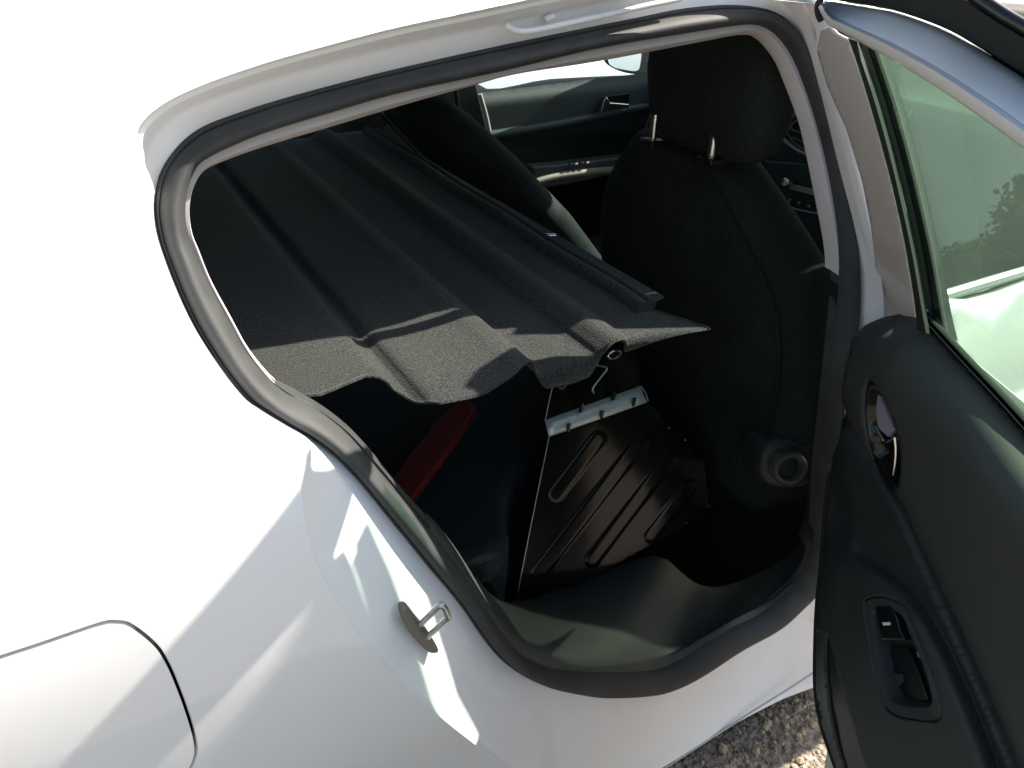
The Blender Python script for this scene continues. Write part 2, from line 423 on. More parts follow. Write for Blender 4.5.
# hem must lie on the skin incl. swell -> shift ring verts by same swell
def swell(p): return sk(p.x, p.z).y-prof(p.z)[0]
RH = [Vector((p.x, p.y+swell(p), p.z)) for p in RH]
def rect_e(x1, left, s0, s1, n=50, d=.004):
    # rectangle whose one side follows the shut line
    out = []
    a = [(fe(s0+(s1-s0)*i/n)+d, s0+(s1-s0)*i/n) for i in range(n+1)]
    if left:   # shut line on the left, straight on the right
        out = [(a[0][0]+(x1-a[0][0])*i/n, s0) for i in range(1, n)]+[(x1, s0+(s1-s0)*i/n) for i in range(n)]+[(x1+(a[-1][0]-x1)*i/n, s1) for i in range(n)]+a[::-1]
    else:
        out = [(x1+(a[0][0]-x1)*i/n, s0) for i in range(n)]+a[:-1]+[(a[-1][0]+(x1-a[-1][0])*i/n, s1) for i in range(n)]+[(x1, s1-(s1-s0)*i/n) for i in range(n)]
    return out
skin = sheet('body_side', rect_e(-.8, False, .104, 1.75, 60, -.003), [hem2, flc], .021, lambda x, s: sk(x, s), PAINT, CAR, angle=60)
# hidden wall around the flap recess
def wall(name, loop, m, depth=.02, d0=0):
    a = [sk(x, s)+Vector((0, d0, 0)) for x, s in loop]; r1 = [p+Vector((0, depth, 0)) for p in a]
    return a, r1
a, b_ = wall('', flc, PAINT); 
rad = [Vector((p[0], sk(*p).y+.0012, p[1])) for p in inset(flc, .0009)]
loft('flap_recess', [a, rad, [p+Vector((0, .02, 0)) for p in rad]], JPAINT, skin)
flap = sheet('fuel_flap', flin, [], .02, lambda x, s: sk(x, s), PAINT, CAR, angle=60)
a2 = [sk(*p) for p in flin]; r2 = [Vector((p[0], sk(*p).y+.0012, p[1])) for p in inset(flin, .0009)]
loft('flap_edge', [a2, r2, [p+Vector((0, .014, 0)) for p in r2]], PAINT, flap)
# rebate (jamb) between hem and seal
def smooth01(t):
    t = max(0, min(1, t)); return t*t*(3-2*t)
def jamb_rings():
    rings = []
    T = [0, .01, .03, .05, .08, .12, .2, .28, .36, .42, .48, .54, .60, .66, .72, .78, .84, .90, .95, 1]
    for t in T:
        r = []
        for i in range(NR):
            p = RH[i].lerp(RSO[i], t)
            lin = t
            # style A (wheel arch / sill): step out, then slope in;  style B (roof): dive in then flat
            A = .08*min(t/.04, 1) + .92*max(0, (t-.04)/.96)
            B = .30*min(t/.10, 1) + .52*max(0, min((t-.22)/.28, 1))**.9 + .18*max(0, min((t-.5)/.5, 1))
            w_ = segw(i); f = A*(1-w_)+B*w_
            r.append(p+Vector((0, (f-lin)*(RSO[i].y-RH[i].y if abs(RSO[i].y-RH[i].y) > .03 else .06), 0)))
        rings.append(r)
    # smooth transitions along t by averaging
    return rings
JR = jamb_rings()
jamb = loft('door_frame_flange', JR, JPAINT, CAR, angle=50)
FR = [i for i in range(cum[3]+12, min(NR, cum[5]+30)) if hem2[i][0] > RH[i].x+.004]
a0 = [RH[i] for i in FR]; a3 = [sk(*hem2[i]) for i in FR]
a1 = [p.lerp(Vector((q.x, p.y, q.z)), .25)+Vector((0, .012, 0)) for p, q in zip(a0, a3)]
a2_ = [Vector((q.x-.004, p.y+.02, q.z)) for p, q in zip(a0, a3)]
loft('pillar_flange', [a0, a1, a2_, a3], JPAINT, CAR, closed=False, angle=50)
jamb['label'] = 'white painted rebate around the rear door opening'
# seal
def seal_rings():
    out = []
    prof_ = [(0, .004), (.02, -.003), (.06, -.006), (.10, -.0065), (.125, -.0045), (.15, -.008), (.20, -.0125), (.30, -.0175), (.42, -.0205), (.55, -.0210), (.68, -.0185), (.80, -.0135), (.90, -.007), (.97, .001), (1, .010), (1.0, .02)]
    for t, o in prof_:
        r = []
        for i in range(NR):
            p = RSO[i].lerp(RSI[i], t); sc = min(1.0, (RSO[i]-RSI[i]).length/.030)
            r.append(p+Vector((0, o*(sc if o < 0 else 1), 0)))
        out.append(r)
    return out
seal = loft('door_seal', seal_rings(), RUB, CAR, angle=60)
# inner trims
iw0 = cum[2]-12; iw1 = cum[4]+36
def part_ring(r, a, b): return [r[i % NR] for i in range(a, b)]
def trim(name, a, b, m, ex=None):
    A_ = part_ring(RSI, a, b); B_ = part_ring(RTI, a, b)
    A0 = [p+Vector((0, .006, 0)) for p in A_]
    mid = [p.lerp(q, .5)+Vector((0, -.006, 0)) for p, q in zip(A_, B_)]
    deep = [q+Vector((0, .008, 0)) for q in B_]
    return loft(name, [A0, mid, B_, deep], m, CAR, closed=False, angle=60)
# find index ranges by nearest pixel landmark
def nearest(ringpts, u, v, off):
    p = bp(u, v, off); return min(range(NR), key=lambda i: (ringpts[i]-p).length)
ia = nearest(RTI, 200, 176, OFF+.03); ib = nearest(RTI, 828, 277, OFF+.03); ic = nearest(RTI, 275, 381, OFF+.03); idd = nearest(RTI, 425, 515, OFF+.03)
trim('headlining_trim', ia, ib, TRIMW)
trim('pillar_edge_trim', ic, ia+1, TRIMW)
trim('wheel_arch_lip', idd, ic+1, RUB)
trim('pillar_trim', ib, cum[5]-2, mat('pillar_plastic', (.010, .012, .012), .8, spec=.15, bump=.2, bscale=600))
# sill trim: rubber lip to footwell
K = [(425, 515, .150), (440, 530, .16), (452, 545, .17), (480, 583, .19), (503, 602, .22), (530, 603, .26), (565, 592, .29), (610, 574, .305), (645, 560, .305), (664, 558, .30), (680, 571, .275), (696, 583, .25), (720, 589, .22), (745, 584, .21), (775, 571, .20), (803, 551, .20), (826, 520, .20)]
i0 = idd; i1 = cum[5]+2
Kc = resample(catmull([at(u, v, y=y) for u, v, y in K], 8), (i0+NR-i1)+1)[::-1]
Sr = [RSI[i % NR] for i in range(i1, i0+NR+1)]
rr = []
for t, up in [(0, -.0), (.03, .006), (.08, .012), (.2, .010), (.4, .012), (.6, .012), (.8, .008), (.92, .003), (1, 0)]:
    rr.append([a.lerp(b, t)+Vector((0, .006*(1-t), up)) for a, b in zip(Sr, Kc)])
rr.append([p+Vector((0, .02, -.012)) for p in Kc]); rr.append([p+Vector((0, .03, -.16)) for p in Kc])
loft('sill_trim', rr, SILLP, CAR, closed=False, angle=50)
# striker on the wheel-arch flange
def jp(u, v, off): return bp(u, v, off)
pl = sm2([(402, 611), (409, 609), (418, 620), (429, 633), (438, 648), (437, 653), (428, 652), (416, 640), (405, 625)], 5)
base = [jp(u, v, .020) for u, v in pl]
stk = prism('striker', base, (0, .012, 0), mat('striker_plate', (.20, .21, .19), .45, metal=.6), CAR, .001)
loopp = [jp(421, 624, .016), jp(423, 622, .0), jp(438, 607, -.03), jp(441, 605, -.034), jp(445, 609, -.034), jp(448, 617, -.034), jp(446, 620, -.03), jp(431, 634, .0), jp(428, 637, .016)]
tube('striker_loop', loopp, .0034, STEEL, stk, n=4, seg=12)
# roof clip on rebate & moulded line
c0 = bp(549, 18, .05)
tube('clip', [c0+Vector((-.006, 0, -.002)), c0+Vector((.006, 0, .002))], .004, JPAINT, jamb, seg=10)
tube('pressed_ridge', [bp(505, 25, .045), bp(512, 29, .046), bp(518, 31, .046), bp(530, 31, .046), bp(560, 25, .047), bp(600, 16, .047), bp(640, 7, .047), bp(680, -1, .046)], .0035, JPAINT, jamb, n=6)
tube('sill_crease_line', [bp(u, v, .0005) for u, v in ((640, 783), (663, 769), (700, 745), (750, 713), (790, 688), (816, 671))], .0022, mat('crease_grey', (.42, .43, .45), .5), jamb, n=6)  # grey tube paints the darker line of the sill crease
# orange paint mark low on B pillar
tube('wax_plug', [bp(817, 594, .06), bp(818.5, 597, .06)], .003, ORNG, jamb)
# roof forward piece, far side, tailgate, underside
roof = sheet('roof_panel', rect(1.085, 1.88, 1.345, 1.75, 16), [], .05, lambda x, s: sk(x, s), PAINT, CAR, angle=60)  # front edge carried forward to keep sun off the driver's seat
def far(x, s):
    y, z = prof(s); return Vector((x, 1.76-y, z))
fw = [(1.34, .975), (1.6, .985), (1.9, .99), (2.16, .985), (2.20, .995), (2.05, 1.10), (1.85, 1.22), (1.66, 1.315), (1.5, 1.335), (1.38, 1.335), (1.335, 1.25)]
rw = [(.30, 1.00), (.6, .985), (.9, .978), (1.18, .975), (1.20, 1.1), (1.19, 1.25), (1.15, 1.33), (.9, 1.335), (.6, 1.31), (.36, 1.24), (.26, 1.12)]
fws = sm2(fw, 5); rws = sm2(rw, 5)
sheet('far_body_side', rect(-.8, 1.268, .12, 1.75, 30), [rws], .05, far, PAINT, CAR, angle=60)
fside = sheet('roof_panel', rect(1.268, 1.88, 1.345, 1.75, 12), [], .05, far, PAINT, CAR, angle=60)
sheet('rear_window', rws, [], .08, lambda x, s: far(x, s)+Vector((0, -.004, 0)), GLASSB, CAR, angle=60)
prism('tailgate', [(-.8, .05, .3), (-.8, 1.71, .3), (-.8, 1.6, 1.3), (-.72, 1.4, 1.44), (-.72, .36, 1.44), (-.8, .16, 1.3)], (.03, 0, 0), PAINT, CAR, .004)
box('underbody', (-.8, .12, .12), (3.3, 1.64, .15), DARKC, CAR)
sl_ = [[Vector((fe(z)+dx, yb(z)+.050, z)) for z in [.14+1.19*i/40 for i in range(41)]] for dx in (-.010, .035)]
loft('shut_line_seal', sl_, RUB2, CAR, closed=False)
cv = [(fe(z)-.016, z) for z in [.972+.362*i/14 for i in range(15)]]+[(fe(z)+.040, z) for z in [1.334-.362*i/14 for i in range(15)]]
sheet('pillar_cover', cv, [], .03, lambda x, s: sk(x, s)+Vector((0, -.004, 0)), GLOSS, CAR, angle=60, solid=.003, offset=0)
# near front door exterior (seen through the open door's glass)
fwn = sm2([(1.175, .985), (1.6, .992), (1.9, .99), (2.16, .985), (2.20, .995), (2.05, 1.10), (1.85, 1.22), (1.66, 1.315), (1.5, 1.335), (1.25, 1.335), (1.13, 1.325), (1.145, 1.15)], 5)
nfd = sheet('front_door', rect_e(2.36, True, .125, 1.343, 40, .003), [fwn], .04, lambda x, s: sk(x, s), PAINT, CAR, angle=60, solid=.03, offset=1)
nfd['label'] = 'closed front passenger door seen through the open door glass'
sheet('window_glass', fwn, [], .06, lambda x, s: sk(x, s)+Vector((0, .004, 0)), GLASSD, nfd)
fo = catmull([sk(x, s)+Vector((0, -.001, 0)) for x, s in fws[::5]], 5, True)
tube('window_moulding', [sk(1.165+1.04*i/30, .982+.012*math.sin(i/30*3.1)) for i in range(31)], .009, TURQ, nfd, seg=8)
tube('window_moulding', [sk(1.165+1.04*i/30, .962+.012*math.sin(i/30*3.1)) for i in range(31)], .008, RUB, nfd, seg=8)
hb = [sk(1.33+.2*i/20, .80)+Vector((0, -.012-.03*math.sin(math.pi*i/20)**.5, 0)) for i in range(21)]
tube('door_handle', hb, lambda t: .009+.006*math.sin(math.pi*t), PAINT, nfd, seg=12)
cup = mk('handle_recess', [sk(1.38+.06*math.cos(2*math.pi*k/20), .80+.035*math.sin(2*math.pi*k/20))+Vector((0, -.0015, 0)) for k in range(20)], [tuple(range(20))], GREYP, nfd)
sheet('front_wing', rect(2.366, 3.3, .3, .93, 20), [], .05, lambda x, s: sk(x, s), PAINT, CAR, angle=60)
sheet('front_wing', rect(2.366, 3.3, .3, .93, 20), [], .05, far, PAINT, CAR, angle=60)
bon = []
for i in range(13):
    x = 2.2+1.1*i/12; bon.append([Vector((x, .02+1.72*j/16, .94+.10*math.sin(math.pi*j/16)**.6-.05*(i/12)**2+.0*j)) for j in range(17)])
loft('bonnet', bon, PAINT, CAR, closed=False)
ws = [[Vector((1.87, .34+1.08*j/12, 1.40)) for j in range(13)], [Vector((2.1, .22+1.32*j/12, 1.27+.02*math.sin(math.pi*j/12))) for j in range(13)], [Vector((2.42, .10+1.56*j/12, 1.0+.04*math.sin(math.pi*j/12))) for j in range(13)]]
loft('windscreen', ws, GLASSB, CAR, closed=False)
for sgn in (0, 1):
    pts = [Vector((1.82, .28, 1.38)), Vector((2.05, .19, 1.23)), Vector((2.35, .09, 1.0))]
    if sgn: pts = [Vector((p.x, 1.76-p.y, p.z)) for p in pts]
    tube('windscreen_pillar', pts, .04, PAINT, CAR, n=5)
# interior shell
box('floor_carpet', (.62, .19, .16), (2.5, 1.60, .20), mat('floor_pile', (.0025, .003, .003), .95, spec=.05), CAR)
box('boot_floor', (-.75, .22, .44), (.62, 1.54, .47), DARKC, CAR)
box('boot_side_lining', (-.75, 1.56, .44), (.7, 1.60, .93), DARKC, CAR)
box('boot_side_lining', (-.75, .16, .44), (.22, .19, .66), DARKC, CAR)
loft('headlining', [[Vector((x, .34+1.08*j/10, 1.405+.03*math.sin(math.pi*j/10))) for j in range(11)] for x in (-.7, .2, 1.0, 1.84)], TRIMW, CAR, closed=False)  # lengthened with the roof to shade the driver's seat
# ------------------------------------------------------------------ rear seat base (dark upholstered slab under the shelf)
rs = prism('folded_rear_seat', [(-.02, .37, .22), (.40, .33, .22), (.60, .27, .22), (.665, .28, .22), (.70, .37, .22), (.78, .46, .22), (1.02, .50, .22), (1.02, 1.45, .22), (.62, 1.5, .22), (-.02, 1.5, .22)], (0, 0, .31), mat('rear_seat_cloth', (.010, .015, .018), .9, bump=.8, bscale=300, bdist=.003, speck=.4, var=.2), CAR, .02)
rs['label'] = 'dark cloth rear seat lying folded under the parcel shelf'
# ------------------------------------------------------------------ front seats
def seat(yc, base_x, lab, lean, zs, thick=.065, xs=0):
    st = empty('front_seat', (base_x, yc, .25)); st.parent = CAR; st['label'] = lab
    rings = []
    axy = Vector((0, 1, 0))
    dirv = Vector((-math.sin(lean), 0, math.cos(lean))); axd = Vector((math.cos(lean), 0, math.sin(lean)))
    for (l, dy, hw, th) in zs:
        c = Vector((base_x, yc+dy, .50))+dirv*l+axd*th
        rings.append(selli(c, axy, axd, hw, th, 3.0 if l > .05 else 2.6))
    top = rings[-1]; c = sum(top, Vector())/len(top)
    rings.append([c+(p-c)*.45+dirv*.006 for p in top]); rings.append([c+dirv*.008 for p in top])
    bk = loft('backrest', rings, FAB, st, angle=80); fix(bk)
    # piping seams
    for sgn in (-1, 1):
        tube('seam', [Vector((base_x, yc+dy+sgn*hw*.80, .50))+dirv*l+axd*(th*.055) for (l, dy, hw, th) in zs[1:-1]], .0022, FAB, bk, n=4, seg=6)
    # cushion
    cz = .44
    cr_ = [selli(Vector((base_x+.02+dx, yc, cz+dz)), Vector((0, 1, 0)), Vector((0, 0, 1)), hw, hh, 3.5) for dx, dz, hw, hh in [(0, 0, .14, .05), (.02, 0, .25, .09), (.15, 0, .26, .10), (.40, .02, .26, .09), (.50, .02, .24, .07), (.53, .02, .12, .03)]]
    cu = loft('seat_cushion', cr_, FAB, st, caps=True, angle=80); fix(cu)
    return st, dirv, axd
st, dv, ad = seat(.515, 1.225, 'front passenger seat with dark cloth backrest and headrest', .20,
      [(-.05, 0, .26, .05), (.02, 0, .30, .07), (.20, 0, .335, .08), (.32, .005, .335, .08), (.40, .015, .310, .078), (.46, .030, .262, .074), (.52, .040, .200, .070), (.565, .043, .150, .064), (.585, .043, .125, .052)])
def headrest(c, dv, ad, parent, hw=.16, hh=.115, th=.055):
    rings = []
    for t, wv, tv in [(-1, .45, .3), (-.97, .70, .6), (-.85, .84, .82), (-.5, .95, .95), (0, 1, 1), (.5, .95, .97), (.8, .84, .88), (.95, .70, .65), (1, .4, .3)]:
        rings.append(selli(c+dv*hh*t, Vector((0, 1, 0)), ad, hw*wv, th*tv, 3.2))
    h = fix(loft('headrest', rings, FAB, parent, caps=True, angle=80))
    return h
hc = Vector((1.130, .480, 1.212)); HR = headrest(hc, Vector((-.10, 0, 1)).normalized(), Vector((1, 0, .10)).normalized(), st, .158, .120, .058)
for u, v in ((654, 131), (713, 148)):
    p = at(u, v, x=1.095); tube('headrest_post', [p+Vector((.0, 0, -.02)), p+Vector((-.002, 0, .03))], .0078, CHROME, st, seg=12)
    box('post_guide', (p.x-.016, p.y-.018, p.z-.026), (p.x+.016, p.y+.018, p.z-.014), BLACK, st, .003)
# recline knob on its shroud
kc = at(787, 466, y=.205)
out_ = Vector((-.45, -.85, .25)).normalized(); ku = Vector((0, 0, 1)); kx = ku.cross(out_).normalized(); ku = out_.cross(kx)
shr = [selli(kc-out_*.03+Vector((.01, .0, -.0))+out_*h_, kx, ku, .062*s_, .056*s_, 2.6) for h_, s_ in ((-.05, 1.1), (0, 1.0), (.018, .92), (.024, .8))]
sh = fix(loft('seat_hinge_cover', shr, DPLAS, st, caps=True, angle=60))
kr = [selli(kc+out_*h_, kx, ku, r_, r_, 2, 28) for h_, r_ in ((-.03, .035), (.012, .034), (.018, .030), (.0185, .0235), (.013, .021), (-.008, .019), (-.009, .002))]
fix(loft('recline_knob', kr, mat('knob_plastic', (.06, .066, .055), .35), st, angle=35))
prism('knob_hole_disc', selli(kc+out_*.006, kx, ku, .0195, .0195, 2, 24), tuple(out_*.002), BLACK, st, .0004)  # black disc paints the dark of the knob's hollow
# driver's seat, reclined
zs2 = [(-.05, 0, .24, .05), (.05, 0, .27, .06), (.30, 0, .29, .065), (.52, 0, .28, .062), (.64, 0, .24, .058), (.71, 0, .19, .052), (.74, 0, .14, .04)]
st2, dv2, ad2 = seat(1.26, 1.375, "reclined driver's seat behind the parcel shelf", .80, zs2)
for dy in (-.08, .08):
    p = Vector((1.375, 1.26+dy, .5))+dv2*.735+ad2*.06; tube('headrest_post', [p-dv2*.03, p+dv2*.05], .006, CHROME, st2)
    selg = selli(p+dv2*.006, Vector((0, 1, 0)), ad2, .014, .012, 2, 14)
    tube('post_guide', selg, .003, CHROME, st2, closed=True, seg=6)
headrest(Vector((1.375, 1.26, .5))+dv2*.86+ad2*.06, dv2, ad2, st2)
# ------------------------------------------------------------------ parcel shelf
def shelf():
    Z0 = .960
    # profile features at the near edge (x at y=.17 plane)
    from_px = lambda u, v: at(u, v, z=Z0)
    x1a, x1b = from_px(385, 383).x, from_px(417, 382).x
    base_pts = [(.08, .012), (.30, .012), (from_px(367, 385).x, .012), (from_px(384, 384).x, .009), (from_px(395, 387).x, -.002), (from_px(412, 391).x, -.010), (from_px(424, 396).x, -.008),
                (from_px(440, 400).x, -.002), (from_px(470, 392).x, .0), (from_px(503, 378).x, .006), (from_px(515, 368).x, .011), (from_px(524, 360).x, .009), (from_px(533, 362).x, -.006), (from_px(548, 362).x, -.013),
                (from_px(575, 357).x, -.011), (from_px(595, 350).x, -.010), (from_px(603, 348).x, -.002), (from_px(612, 343).x, .008), (from_px(621, 337).x, .006), (from_px(628, 336).x, -.002), (from_px(650, 334).x, -.002), (from_px(690, 330).x, .0), (from_px(706, 328).x, .0), (from_px(716, 327).x, .001)]
    L = [Vector((x, h, 0)) for x, h in base_pts]
    C = catmull(L, 6)
    xs = [(p.x, p.y*1.0) for p in C]
    def lipw(x):  # turned-down lip where the board ends in a soft hem
        a = from_px(533, 362).x; b = from_px(604, 350).x; c = from_px(626, 337).x; d = from_px(690, 332).x
        f = 0
        if a < x < b: f = min((x-a)/.02, 1, (b-x)/.02+.3)
        elif x >= c: f = max(0, min(1, (d-x)/(d-c)))*.75
        elif x >= b: f = .3
        return .004+.024*f
    def yn(x):   # near edge
        pts = [(290, 405), (320, 404), (367, 384), (399, 388), (440, 401), (484, 394), (514, 379), (531, 366), (545, 362), (577, 358), (600, 350), (626, 338), (656, 334), (690, 331), (716, 327)]
        P = [from_px(u, v) for u, v in pts]
        if x <= P[0].x: return P[0].y
        for a, b in zip(P, P[1:]):
            if a.x <= x <= b.x: return a.y+(b.y-a.y)*(x-a.x)/(b.x-a.x)
        return P[-1].y
    NY = 60; cols = []
    xf = xs[-1][0]
    for x, h in xs:
        y0 = yn(x); y1 = 1.30
        # the front corner is cut back: front edge at constant x
        col = []
        lw = lipw(x)
        col.append(Vector((x, y0+.004, Z0+h-lw))); col.append(Vector((x, y0-.001, Z0+h-lw*.6))); col.append(Vector((x, y0+.001, Z0+h-lw*.2)))
        for j in range(NY+1):
            t = (j/NY)**1.4; y = y0+.006+(y1-y0)*t
            wob = .0006*noise.noise(Vector((x*9, y*5, 1)))+.0004*noise.noise(Vector((x*30, y*22, 5)))
            # grooves soften away from edge
            hh = h if h > 0 else h
            sag = -.006*math.sin(min(1, y)*3.1)*math.sin(max(0, min(1, (x-.1)/.75))*3.14)
            col.append(Vector((x, y, Z0+hh+wob+sag)))
        cols.append(col)
    # front corner: pull near-front vertices toward tip shape
    for col in cols:
        for p in col:
            e = p.y-yn(p.x)
            lim = xf-.012-.055*min(1, max(0, e)/.11)
            if p.x > lim: p.x = lim+(p.x-lim)*.05
    o = loft('parcel_shelf', cols, CARP, None, closed=False, solid=.0025, offset=-1, angle=55)
    bm = bmesh.new(); bm.from_mesh(o.data); bmesh.ops.recalc_face_normals(bm, faces=bm.faces)
    bm.faces.ensure_lookup_table()
    if sum(f.normal.z for f in bm.faces) < 0: bmesh.ops.reverse_faces(bm, faces=bm.faces)
    bm.to_mesh(o.data); bm.free()
    tag(o, 'dark felt parcel shelf with moulded ridges, its near edge in the sun', 'parcel shelf')
    # front bead: hinge roll along the front edge
    fx = at(650, 300, z=Z0).x
    bead = [Vector((xf-.062+.003*math.sin(i*.5), .20+1.08*i/40, Z0+.004)) for i in range(41)]
    tube('hinge_bead', bead, .010, CARP, o, seg=12)
    tube('hinge_bead', [p+Vector((.030, .02, -.008)) for p in bead], .009, CARP, o, seg=10)
    fl_ = prism('hinge_flap', [Vector((xf-.06, .225, Z0-.012)), at(664, 299, z=Z0-.012), Vector((xf-.015, 1.25, Z0-.012)), Vector((xf-.06, 1.25, Z0-.012))], (0, 0, .005), CARP, o, .002)
    p = at(549, 235, z=Z0); tube('hinge_pin', [p+Vector((-.008, 0, 0)), p+Vector((.010, -.006, 0))], .0035, CHROME, o)
    # cord loop hanging from the ridge end
    r0 = at(615, 352, y=.15); cord = [r0+Vector((.010*math.cos(a_)-.0, .0, .006*math.sin(a_)-.004)) for a_ in [k*.5 for k in range(13)]]
    tube('cord_loop', cord, .0013, CHROME, o, seg=6, n=3)
shelf()
# ------------------------------------------------------------------ pressed steel panel in the footwell
def pp(u, v, off=0.0):   # leaning plane y=.31+.38(z-.34)
    d = ray(u, v); k = .38
    t = (.31-off+k*(CAM.z-.34)-CAM.y)/(d.y-k*d.z)
    return CAM+t*d
caps_ = [((598, 439), (556, 494), 7), ((643, 438), (538, 574), 7), ((671, 456), (592, 560), 6.5), ((690, 486), (651, 536), 6.5)]
def relief(u, v):
    o = 0
    for (a, b, r) in caps_:
        ax, ay = a; bx, by = b; dx, dy = bx-ax, by-ay; t = max(0, min(1, ((u-ax)*dx+(v-ay)*dy)/(dx*dx+dy*dy)))
        d = math.hypot(u-ax-t*dx, v-ay-t*dy)
        if d < r+1.5:
            s_ = max(0, min(1, (r+1.0-d)/2.8)); o = max(o, .0026*s_*s_*(3-2*s_))
    return o
PB = [(549, 437), (600, 420), (647, 403), (652, 405), (663, 417), (680, 431), (697, 446), (704, 454), (706, 470), (708, 500), (705, 515), (670, 535), (600, 573), (545, 603), (513, 618), (515, 606), (527, 545), (538, 490)]
pan_root = tag(empty('steel_panel', tuple(pp(600, 590))), 'black pressed steel panel with slanted raised ribs, standing in the rear footwell', 'steel panel')
pan = sheet('ribbed_plate', PB, [], 1.5, lambda u, v: pp(u, v, relief(u, v)), PANEL, pan_root, angle=60, solid=.0012, offset=-1)
lo = [pp(549, 437, .0), pp(647, 402.5, .0)]; hi_ = [pp(545, 420, -.013), pp(640, 386, -.013)]
led = [[lo[0].lerp(lo[1], i/12) for i in range(13)], [hi_[0].lerp(hi_[1], i/12) for i in range(13)]]
led.insert(1, [a.lerp(b, .5)+Vector((0, 0, .0)) for a, b in zip(*led)])
ledge = loft('sky_sheen_fold', led, SKYSTEEL, pan_root, closed=False, solid=.0012)  # fold of the black sheet, its sky reflection painted pale
uo = [pp(545, 420, -.013), pp(640, 386, -.013), pp(640, 345, -.013), pp(556, 372, -.013)]
mk('upper_plate', uo, [(0, 1, 2, 3)], PANEL, pan_root, smooth=False, solid=.0012)
for u, v in ((580, 408), (612, 396), (567, 428), (600, 415), (632, 402)):
    c = pp(u, v, -.004); 
    prism('tab', [c+Vector((-.003, 0, -.010)), c+Vector((.003, 0, -.010)), c+Vector((.004, 0, .010)), c+Vector((-.002, 0, .010))], (0, -.007, .004), PANEL, pan_root, .001)
tube('edge_fold', [pp(549, 437, .001), pp(538, 490, .001), pp(527, 545, .001), pp(514, 612, .001)], .0012, STEEL, pan_root, seg=6, n=4)
tube('edge_fold', [pp(545, 421, -.012), pp(550, 397, -.012), pp(556, 373, -.012)], .0011, STEEL, pan_root, seg=6)
tube('edge_fold', [pp(641, 386, -.012), pp(646, 394, -.006), pp(648, 401, .0)], .0015, STEEL, pan_root, seg=6)
for u, v in ((669, 428), (685, 440), (704, 477), (707, 491), (709, 506), (686, 523)):
    c = pp(u, v, .002); bm = bmesh.new(); bmesh.ops.create_icosphere(bm, subdivisions=2, radius=.0014)
    me = bpy.data.meshes.new('rivet'); bm.to_mesh(me); bm.free(); me.materials.append(CHROME); o = bpy.data.objects.new('rivet', me); COL.objects.link(o)
    o.parent = pan_root; o.location = c-pan_root.location
for pts in ([(576, 374), (570, 380), (563, 388), (559, 387)], [(596, 365), (607, 368), (601, 377), (593, 388), (594, 393)]):
    tube('hook', [pp(u, v, -.002) for u, v in pts], .0022, STEEL, pan_root, seg=8, n=5)
# ------------------------------------------------------------------ red bar
rb = [at(u, v, z=.60) for u, v in ((386, 486), (438, 418), (466, 395), (476, 408), (462, 430), (411, 499))]
o = prism('red_bar', rb, (0, 0, -.02), RED, None, .004); tag(o, 'red flat bar lying in the dark below the parcel shelf', 'bar')
# ------------------------------------------------------------------ far front door, inside
def fy(y): return lambda u, v, o=0.0: at(u, v, y=y-o)
FD = empty('front_door', (1.3, 1.65, .3)); FD.parent = CAR; FD['label'] = "driver's door seen across the cabin, with dark inner trim"
sheet('door_skin', rect(1.275, 2.36, .125, 1.343, 30), [fws], .05, far, PAINT, FD, angle=60)
f6 = fy(1.62)
def smooth01(t): t = max(0, min(1, t)); return t*t*(3-2*t)
beltv = lambda u: 92-(u-478)*.118
up_ = [(481, 92.5), (520, 88), (560, 83), (600, 78), (650, 72.5), (700, 68), (800, 60), (900, 55), (900, 150), (800, 118), (700, 108), (643, 106), (615, 110), (587, 117), (540, 125), (500, 133), (489, 136)]
def uoff(u, v):
    d = v-beltv(u); return .02*smooth01(d/14)
sheet('upper_trim', up_, [], 5, lambda u, v: f6(u, v, uoff(u, v)), mat('door_inner_upper', (.060, .072, .070), .6, bump=.3, bscale=400), FD)
lw_ = [(489, 136), (500, 133), (540, 125), (587, 117), (615, 110), (643, 106), (700, 108), (800, 118), (900, 150), (900, 330), (700, 330), (560, 290), (505, 200)]
sheet('lower_trim', lw_, [], 7, lambda u, v: f6(u, v, .015-.03*smooth01((v-125)/25)+.0*u), DTRIM2, FD)
tube('trim_band', [f6(u, v, .02) for u, v in ((489, 135), (515, 131), (550, 125), (587, 118), (615, 112), (643, 107), (690, 105), (760, 110))], .014, mat('door_band', (.055, .075, .072), .4), FD, n=5)
tube('trim_band', [f6(u, v, .02) for u, v in ((480, 94), (486, 115), (490, 134))], .006, TRIMW, FD, n=4)
arm = [f6(u, v, .03) for u, v in ((524, 163), (560, 160), (600, 155), (660, 148), (660, 170), (600, 172), (560, 181), (530, 185))]
prism('door_shade_sheet', [f6(u, v, .02) for u, v in ((505, 186), (560, 182), (600, 174), (700, 172), (700, 320), (560, 300), (520, 240))], (0, -.02, 0), mat('painted_door_shade', (.004, .005, .005), .95, spec=.05), FD, .004)  # dark sheet paints the shade below the armrest
prism('armrest', arm, (0, -.05, 0), mat('armrest_vinyl', (.06, .07, .072), .5), FD, .008)
tube('armrest_sunlit_edge', [f6(u, v, .085) for u, v in ((530, 184), (545, 179), (565, 175), (600, 171), (650, 168))], .012, BEIGE, FD, n=4)  # pale bead paints the sunlit edge of the armrest
for k in range(4):
    p = f6(570+k*5.5, 165-k*.6, .088); box('window_switch', (p.x-.006, p.y-.006, p.z), (p.x+.006, p.y+.004, p.z+.006), CHROME if k % 2 else BLACK, FD, .001)
prism('handle_recess', [f6(u, v, .035) for u, v in ((601, 97), (630, 93), (627, 105), (606, 107))], (0, -.004, 0), BLACK, FD, .001)
